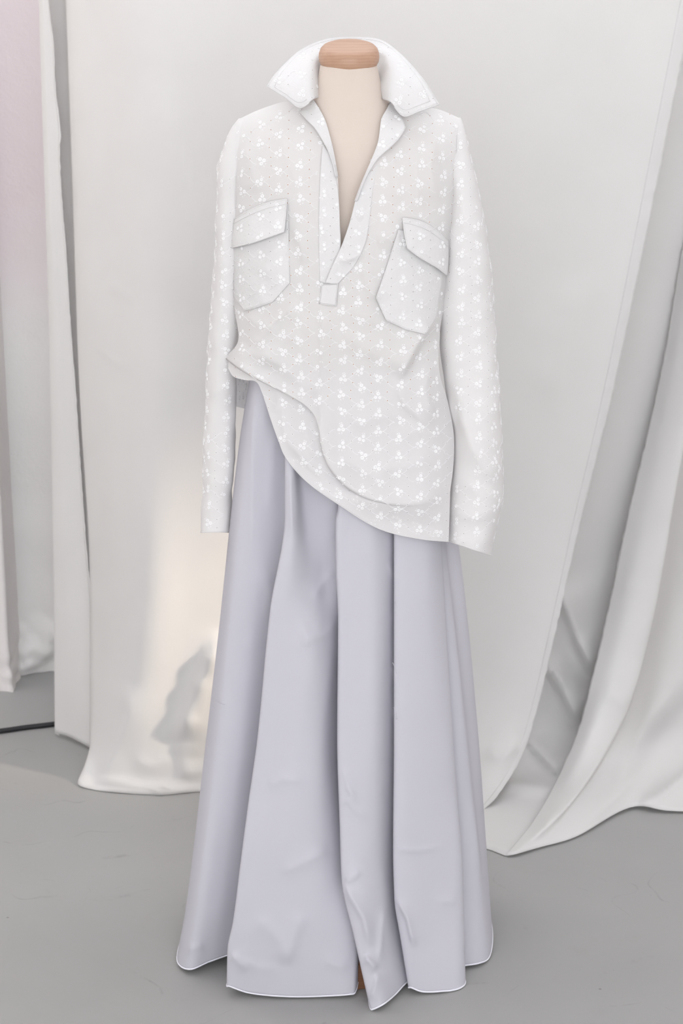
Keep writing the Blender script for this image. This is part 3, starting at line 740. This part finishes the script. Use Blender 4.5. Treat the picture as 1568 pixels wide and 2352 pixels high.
# back
top = curve([(545,275),(600,250),(665,230),(720,213),(800,205),(897,215),(1000,248),(1057,272)], 70)
u = np.linspace(0, 1, 70)
ty = FYC + .012 * np.sin(np.pi * u) + .052 * np.exp(-((top[:, 0] - 808) / 85) ** 4)
Tp = unproj(top[:, 0], top[:, 1], ty)
Bp = np.stack([np.linspace(-.178, .200, 70), np.full(70, FYC), 1.075 + (-.215) * u], -1)
rows = []
for v in np.linspace(0, 1, 70):
    P = Tp * (1 - v) + Bp * v
    side = np.interp(v, [0, .2, .55, .75, 1], [0, .0, 0, -.006, -.01])
    P[:, 0] += side * (1 - 2 * u)
    P[:, 1] = ty * (1 - v) + v * FYC + np.sin(np.pi * u) ** .7 * (.125 * min(1, v * 3.2)) 
    # side edges meet the front panel
    EL, ER = PL[:, 0], np.concatenate([PR[:, -1], LW[-8:, -1]])
    f = min(1, v * 8)
    q = []
    for E_, k_ in ((EL, 0), (ER, -1)):
        o_ = np.argsort(E_[:, 2]); q.append([np.interp(P[k_, 2], E_[o_, 2], E_[o_, c_]) for c_ in (0, 1)])
    un = (P[:, 0] - P[0, 0]) / (P[-1, 0] - P[0, 0])
    P[:, 0] += f * ((q[0][0] - P[0, 0]) * (1 - un) + (q[1][0] - P[-1, 0]) * un)
    P[:, 1] += f * ((q[0][1] - P[0, 1]) * (1 - un) ** 4 + (q[1][1] - P[-1, 1]) * un ** 4)
    rows.append(P)
BP = np.stack(rows); BP[:, 3:-3] = wrinkle(BP[:, 3:-3], .003, 60, 14)
SP_.append(grid_obj('back_panel', BP, M_SHIRT, thick=0))

# sleeves
def sleeve(keys, ncol=48, nrow=120, slant=None, folds=()):
    k = np.array(keys, float); py = np.linspace(k[0, 0], k[-1, 0], nrow)
    pl, pr, yc, ry = [pchip(k[:, 0], k[:, i], py) for i in (1, 2, 3, 4)]
    th = np.linspace(0, 2 * np.pi, ncol, endpoint=False)
    c = (pl + pr) / 2; rx = (pr - pl) / 2
    px = c[:, None] + rx[:, None] * np.sign(np.cos(th)) * np.abs(np.cos(th)) ** .85
    y = yc[:, None] + ry[:, None] * np.sign(np.sin(th)) * np.abs(np.sin(th)) ** .85
    q = py[:, None] + (np.zeros_like(px) if slant is None else pchip(np.array(slant)[:, 0], np.array(slant)[:, 1], py)[:, None] * (px - c[:, None]))
    G = unproj(px, q, y)
    front = np.clip(-np.sin(th), 0, 1)[None]
    if folds:
        a, b = proj(G); G = unproj(a, b, G[..., 1] - ridges(a, b, folds) * front)
    return G
LS = sleeve([(272,548,590,-.080,.004),(290,532,590,-.078,.014),(330,514,586,-.075,.028),(400,498,575,-.070,.044),(560,494,562,-.066,.052),(750,480,550,-.066,.050),(860,474,543,-.068,.046),(950,470,543,-.070,.042),(1050,466,540,-.074,.04),(1150,463,532,-.078,.038),(1222,461,527,-.080,.038)],
            folds=[([(540,880),(500,900),(472,905)], 10, 12, .003), ([(535,1090),(500,1110),(470,1105)], 8, 10, .003), ([(500,420),(510,600),(505,760)], 20, 14, .004)])
RS = sleeve([(270,1015,1057,-.080,.004),(290,1018,1066,-.080,.014),(340,1022,1077,-.082,.030),(450,1030,1101,-.086,.05),(600,1016,1126,-.090,.054),(750,1008,1137,-.094,.056),(850,1016,1143,-.102,.056),(930,1027,1148,-.112,.058),(1000,1042,1151,-.120,.056),(1060,1040,1154,-.126,.054),(1130,1034,1156,-.130,.052),(1185,1031,1142,-.132,.050),(1258,1026,1127,-.134,.046)],
            slant=[(270,0),(1000,0),(1150,.1),(1258,.34)],
            folds=[([(1046,940),(1085,1030),(1150,1125)], 18, 36, .014), ([(1150,1130),(1110,1140),(1060,1100)], 14, 20, .006), ([(1035,880),(1060,930),(1060,1000)], 12, 18, .005),
                   ([(1030,1180),(1080,1190),(1140,1170)], 12, 14, .005), ([(1035,1240),(1080,1250),(1125,1240)], 8, 10, .004), ([(1055,420),(1075,560),(1090,700)], 26, 22, .004)])
for g, sd_ in ((LS, 71), (RS, 83)):
    dv = fnoise(g, 30, .0032, sd_, (1, 1, .9)); c = g.mean(1, keepdims=True); d = g - c; d[..., 2] = 0
    g += d / np.maximum(np.linalg.norm(d, axis=-1, keepdims=True), 1e-4) * dv[..., None]
    sl = grid_obj('sleeve', g, M_SHIRT, closed=True, thick=0)
    SP_.append(sl)
    ring = np.concatenate([g[-1], g[-1, :1]])
    cu = tube('cuff_edge', ring, .0013, M_SHIRT, seg=6); SP_.append(cu); cu['_sub'] = sl.name

# collar: stand, roll, fall
CO = [
 [(732,224,-.112),(719,228,-.137),(690,247,-.140),(655,223,-.135),(614,198,-.118)],
 [(736,195,-.088),(719,192,-.118),(682,200,-.128),(655,190,-.122),(630,174,-.105)],
 [(740,165,-.045),(725,155,-.082),(695,155,-.090),(675,152,-.085),(655,147,-.072)],
 [(745,152,-.02),(735,128,-.040),(715,126,-.045),(703,122,-.038),(692,115,-.03)],
 [(770,152,.0),(766,118,-.004),(757,106,.002),(752,99,.008),(746,92,.014)],
 [(800,152,.004),(800,114,.004),(801,101,.012),(802,94,.018),(804,86.5,.024)],
 [(838,152,.0),(848,118,-.004),(860,107,.002),(867,101,.008),(875,93,.014)],
 [(858,152,-.015),(882,128,-.040),(893,127,-.045),(903,125,-.038),(915,121,-.03)],
 [(866,165,-.045),(890,157,-.082),(912,158,-.090),(928,156,-.085),(944,150,-.072)],
 [(871,195,-.088),(894,195,-.118),(930,208,-.128),(955,202,-.122),(976,190,-.105)],
 [(878,228,-.112),(896,234,-.137),(926,266,-.142),(965,254,-.138),(1007,240,-.122)],
]
A_ = np.array(CO)                                     # [s, 5, 3]
A1 = cr_cols(np.transpose(A_, (1, 0, 2)), 8)          # [5, s', 3]
A2 = cr_cols(np.transpose(A1, (1, 0, 2)), 6)          # [s', v, 3]
CG = unproj(A2[..., 0], A2[..., 1], A2[..., 2]); CG = wrinkle(CG, .0022, 90, 38)
co_ = grid_obj('collar', CG, M_SHIRT2, thick=.0018); SP_.append(co_)
edge = np.concatenate([CG[0, 8:], CG[1:-1, -1], CG[-1, 8:][::-1]])
st = tube('collar_edge', edge, .0013, M_SHIRT2, seg=6); SP_.append(st); st['_sub'] = co_.name
ins = np.concatenate([CG[2, 9:-2], CG[3:-3, -3], CG[-3, 9:-2][::-1]]) + np.array([0, -.0016, 0])
st = tube('top_stitch', ins, .0006, M_SHIRT2, seg=5); SP_.append(st); st['_sub'] = co_.name

# lapels
def flat(name, top, bottom, left, right, o0, o1, mat, nr=40, nc=24, smooth=True, wr=.0016, thick=.0012, vert=False, seed=100):
    Gp = coons(top, bottom, left, right, nr, nc, smooth)
    t = (np.linspace(0, 1, nr)[:, None] if vert else np.linspace(0, 1, nc)[None]); t = np.broadcast_to(t, Gp.shape[:2])
    G = lay(Gp, o0 * (1 - t) + o1 * t); G = wrinkle(G, wr, seed, 40)
    o = grid_obj(name, G, mat, thick=thick); SP_.append(o); return o, G
lp1, g1 = flat('lapel', [(689,257),(705,240),(719,228)], [(772,408),(774,408),(776,408)], [(689,257),(706,276),(722,292),(738,316),(752,342),(764,375),(772,408)], [(719,228),(732,248),(746,275),(758,315),(767,355),(776,408)], .010, .004, M_SHIRT2, seed=101)
lp2, g2 = flat('lapel', [(896,234),(912,255),(922,268),(931,291)], [(814,462),(816,462),(818,462)], [(896,234),(888,250),(876,272),(868,325),(855,362),(842,392),(828,425),(814,462)], [(931,291),(915,318),(895,338),(870,360),(852,385),(836,415),(818,462)], .0095, .014, M_SHIRT2, seed=102)
for lp, ed in ((lp1, g1[:, 0]), (lp2, g2[:, -1])):
    st = tube('lapel_edge', ed, .0012, M_SHIRT2, seg=5); SP_.append(st); st['_sub'] = lp.name
# plackets
flat('placket', [(741,330),(755,352),(768,395)], [(735,648),(745,650),(752,648)], [(741,330),(735,400),(732,520),(733,600),(735,648)], [(768,395),(777,450),(780,510),(781,572),(766,612),(752,648)], .0022, .0028, M_SHIRT2, nr=70, seed=103)
flat('placket', [(842,400),(856,388),(869,372)], [(747,650),(760,652),(775,652)], [(842,400),(822,440),(803,510),(781,572),(762,612),(747,650)], [(869,372),(857,430),(850,490),(838,560),(812,612),(775,652)], .0080, .0035, M_SHIRT2, nr=70, seed=104)
pt, gp = flat('placket_tab', [(740,654),(775,652)], [(733,697),(771,703)], [(740,654),(733,697)], [(775,652),(771,703)], .0035, .0035, M_SHIRT2, 14, 14, False, seed=105)
e = np.concatenate([gp[0], gp[:, -1], gp[-1, ::-1], gp[::-1, 0]]); st = tube('tab_stitch', e + np.array([0, -.001, 0]), .0007, M_SHIRT2, seg=5); SP_.append(st); st['_sub'] = pt.name
# pockets and flaps
pk1, gk1 = flat('pocket', [(534,512),(600,490),(660,470)], [(536,682),(560,713),(582,708),(625,693),(664,650)], [(534,512),(536,682)], [(660,470),(664,650)], .0030, .0030, M_SHIRT2, 50, 44, False, .002, seed=110)
pk2, gk2 = flat('pocket', [(916,527),(970,540),(1026,562)], [(864,684),(887,735),(932,756),(977,767),(1001,727)], [(916,527),(889,611),(864,684)], [(1026,562),(1015,637),(1001,727)], .0030, .0030, M_SHIRT2, 50, 44, False, .002, seed=111)
fl1, gf1 = flat('pocket_flap', [(538,504),(578,481),(619,465),(658,458)], [(521,571),(580,557),(620,543),(651,532)], [(538,504),(530,540),(521,571)], [(658,458),(655,495),(651,532)], .005, .016, M_SHIRT2, 30, 36, True, .0015, vert=True, seed=112)
fl2, gf2 = flat('pocket_flap', [(925,501),(945,504),(971,511),(1003,531),(1027,554)], [(936,570),(960,588),(981,601),(1005,615),(1025,631)], [(925,501),(930,540),(936,570)], [(1027,554),(1028,590),(1025,631)], .005, .016, M_SHIRT2, 30, 36, True, .0015, vert=True, seed=113)
for pk, g in ((pk1, gk1), (pk2, gk2)):
    st = tube('pocket_edge', np.concatenate([g[:, 0], g[-1, 1:-1], g[::-1, -1]]), .0009, M_SHIRT2, seg=5); SP_.append(st); st['_sub'] = pk.name
for fl_, pk, g in ((fl1, pk1, gf1), (fl2, pk2, gf2)):
    fl_['_sub'] = pk.name
    e = np.concatenate([g[0], g[1:-1, -1], g[-1, ::-1], g[::-1, 0]])
    st = tube('flap_edge', e, .0014, M_SHIRT2, seg=6); SP_.append(st); st['_sub'] = pk.name
    st = tube('flap_stitch', g[4] + np.array([0, -.001, 0]), .0009, M_SHIRT2, seg=5); SP_.append(st); st['_sub'] = pk.name
# hem tape and yoke seams
hm = tube('hem_stitch', np.concatenate([LW[-1, 30:]]) , .0010, M_SHIRT2, seg=5); SP_.append(hm)
for pts in ([(541,290),(541,400),(540,480)], [(1050,310),(1046,420),(1038,540)]):
    k = curve(pts, 50); P = unproj(k[:, 0], k[:, 1], S(k[:, 0], k[:, 1]) - .002); SP_.append(tube('armhole_seam', P, .0006, M_SHIRT2, seg=5))

# ---------------------------------------------------------------- embroidery: raised flowers, leaves, vines, eyelets
bpy.context.view_layer.update()
VV = []; FF = []; names = []
for o in SP_:
    if o.name.split('.')[0] in ('front_panel', 'back_panel', 'sleeve', 'collar', 'lapel', 'placket', 'pocket', 'pocket_flap'):
        b = len(VV); VV += [tuple(v.co) for v in o.data.vertices]
        for p in o.data.polygons: FF.append(tuple(b + i for i in p.vertices)); names.append(o.name.split('.')[0])
tree = BVHTree.FromPolygons(VV, FF)
EV, EF, HV, HF, HM = [], [], [], [], []
def frame(n, up=Vector((0, 0, 1))):
    t = (up - n * up.dot(n)).normalized(); return t.cross(n).normalized() * -1, t
def ring_mesh(c, n, rad, prof, seg, V, F):
    a, t = frame(n); b = len(V)
    for rr, h in prof:
        for k in range(seg):
            an = 2 * math.pi * k / seg
            V.append(c + (a * math.cos(an) + t * math.sin(an)) * rad * rr + n * h)
    for i in range(len(prof) - 1):
        for k in range(seg): F.append((b+i*seg+k, b+i*seg+(k+1) % seg, b+(i+1)*seg+(k+1) % seg, b+(i+1)*seg+k))
    F.append(tuple(b + (len(prof)-1)*seg + k for k in range(seg)))
def cast(x, z, mode):
    if mode == 'f': o, d = Vector((x, -1.2, z)), Vector((0, 1, 0))
    elif mode == 'b': o, d = Vector((x, 1.2, z)), Vector((0, -1, 0))
    elif mode == 'l': o, d = Vector((-1, x, z)), Vector((1, 0, 0))
    else: o, d = Vector((1, x, z)), Vector((-1, 0, 0))
    h, n, i, _ = tree.ray_cast(o, d)
    if h is None: return None
    if n.dot(d) > 0: n = -n
    if -n.dot(d) < ((.45 if names[i] == 'sleeve' else .30) if mode in 'fb' else .85): return None
    if mode in 'lr' and names[i] != 'sleeve': return None
    if mode == 'b' and names[i] == 'collar': return None
    if names[i] in ('collar', 'lapel', 'placket', 'pocket', 'pocket_flap'): h = h + n * .0008
    return h, n, names[i], i
def leaf(c, n, ang, ln, wd):
    a, t = frame(n); d = a * math.cos(ang) + t * math.sin(ang); s = n.cross(d); b = len(EV)
    EV.extend([c - d*ln, c + s*wd + n*.0003, c + d*ln, c - s*wd + n*.0003, c + n*.0009])
    EF.extend([(b, b+1, b+4), (b+1, b+2, b+4), (b+2, b+3, b+4), (b+3, b, b+4)])
def vine(pts, mode):
    H = []
    for x, z in pts:
        r_ = cast(x, z, mode)
        if r_ is None: return
        H.append((r_[0] + r_[1] * .0004, r_[1]))
    for i in range(len(H) - 1):
        if (H[i+1][0] - H[i][0]).length > .009: return
    b = len(EV)
    for i, (p, n_) in enumerate(H):
        t = (H[min(i+1, len(H)-1)][0] - H[max(i-1, 0)][0]).normalized(); s = n_.cross(t).normalized() * .00036
        EV.extend([p - s - n_*.0004, p + n_*.0003, p + s - n_*.0004])
    for i in range(len(H) - 1):
        q = b + 3*i; EF.extend([(q, q+1, q+4, q+3), (q+1, q+2, q+5, q+4)])
PRF = [(1.0, -.0003), (.88, .0006), (.62, .00085), (.36, .0001), (.18, -.0001)]
CW, CHt = .0335, .0292
def motif(x, z, mode):
    jt = lambda a: random.uniform(-a, a)
    fls = [(-.0036, -.0012), (.0030, -.0034), (.0022, .0036)]
    ra = jt(.35) + (.9 if random.random() < .3 else 0); ca, sa = math.cos(ra), math.sin(ra); R2 = lambda a, b: (a * ca - b * sa, a * sa + b * ca)
    hit = 0
    for fx_, fz_ in fls:
        fx_, fz_ = R2(fx_, fz_)
        r_ = cast(x + fx_, z + fz_, mode)
        if r_ is None: continue
        ok = True
        for ox, oz in ((.0036, 0), (-.0036, 0), (0, .0036), (0, -.0036)):
            q_ = cast(x + fx_ + ox, z + fz_ + oz, mode)
            if q_ is None or q_[2] != r_[2] or abs((q_[0] - r_[0]).dot(r_[1])) > .0012: ok = False; break
        if not ok: continue
        hit += 1
        ring_mesh(r_[0], r_[1], .0035 + jt(.0003), PRF, 9, EV, EF)
    if not hit: return
    for lx, lz, an in ((.0006, .0085, 2.2), (.0040, .0082, .9), (-.0052, -.0068, 2.7), (-.0008, -.0080, 1.2)):
        lx, lz = R2(lx, lz)
        r_ = cast(x + lx, z + lz, mode)
        if r_: leaf(r_[0], r_[1], an + ra, .0021, .0009)
    # vines to the two neighbours on the right, an eyelet on each
    for sg in (1, -1):
        pts = []; wob = random.uniform(.5, 1.5)
        for t in np.linspace(0, 1, 8):
            pts.append((x + .006 + (CW - .0115) * t, z - .001 + sg * (CHt * .5) * t + .0024 * wob * sg * math.sin(t * 2 * math.pi) * -.8))
        if random.random() < .8: vine(pts, mode)
        r_ = cast(x + CW * .5 + jt(.0006), z + sg * CHt * .25 + jt(.0006), mode)
        if r_:
            ring_mesh(r_[0], r_[1], .0019, [(1.0, -.0002), (.8, .0006), (.55, .0003)], 8, EV, EF)
            a, t = frame(r_[1]); b = len(HV); c = r_[0] + r_[1] * .0006
            for k in range(7):
                an = 2 * math.pi * k / 7; HV.append(c + (a * math.cos(an) + t * math.sin(an)) * .00105)
            HF.append(tuple(b + k for k in range(7)))
            body = r_[2] == 'front_panel' and r_[0].z > 1.10
            HM.append(0 if body else 1)
def field(x0, x1, z0, z1, mode, off=0.0):
    nx = int((x1 - x0) / CW) + 1; nz = int((z1 - z0) / CHt) + 1
    for i in range(nx):
        for j in range(nz):
            x = x0 + i * CW + off; z = z0 + j * CHt + (CHt / 2 if i % 2 else 0)
            z += .004 * math.sin(i * 1.1 + z * 6) + random.uniform(-.0018, .0018); x += .003 * math.sin(z * 9 + i * 2) + random.uniform(-.0022, .0022)
            motif(x, z, mode)
field(-.27, .30, .82, 1.70, 'f')
field(-.22, .24, .86, 1.55, 'b', .01)
field(-.13, -.02, .90, 1.55, 'l', .005)
field(-.20, -.02, .84, 1.55, 'r', .005)
em = new_obj('embroidery', EV, EF, M_EMB); em['kind'] = 'stuff'; em['label'] = 'raised white flower sprays and vines'; SP_.append(em)
ho = new_obj('eyelet_holes', HV, HF, M_HOLE, smooth=False); ho.data.materials.append(M_HOLE2)
ho.data.polygons.foreach_set('material_index', HM); ho['kind'] = 'stuff'; ho['label'] = 'tiny pierced eyelets'; SP_.append(ho)

# parent: shirt > part > sub-part
byname = {o.name: o for o in SP_}
adopt(shirt, [o for o in SP_ if '_sub' not in o])
for o in SP_:
    if '_sub' in o:
        p = byname[o['_sub']]; o.parent = p; o.matrix_parent_inverse = shirt.matrix_basis.inverted() @ shirt.matrix_basis
        del o['_sub']
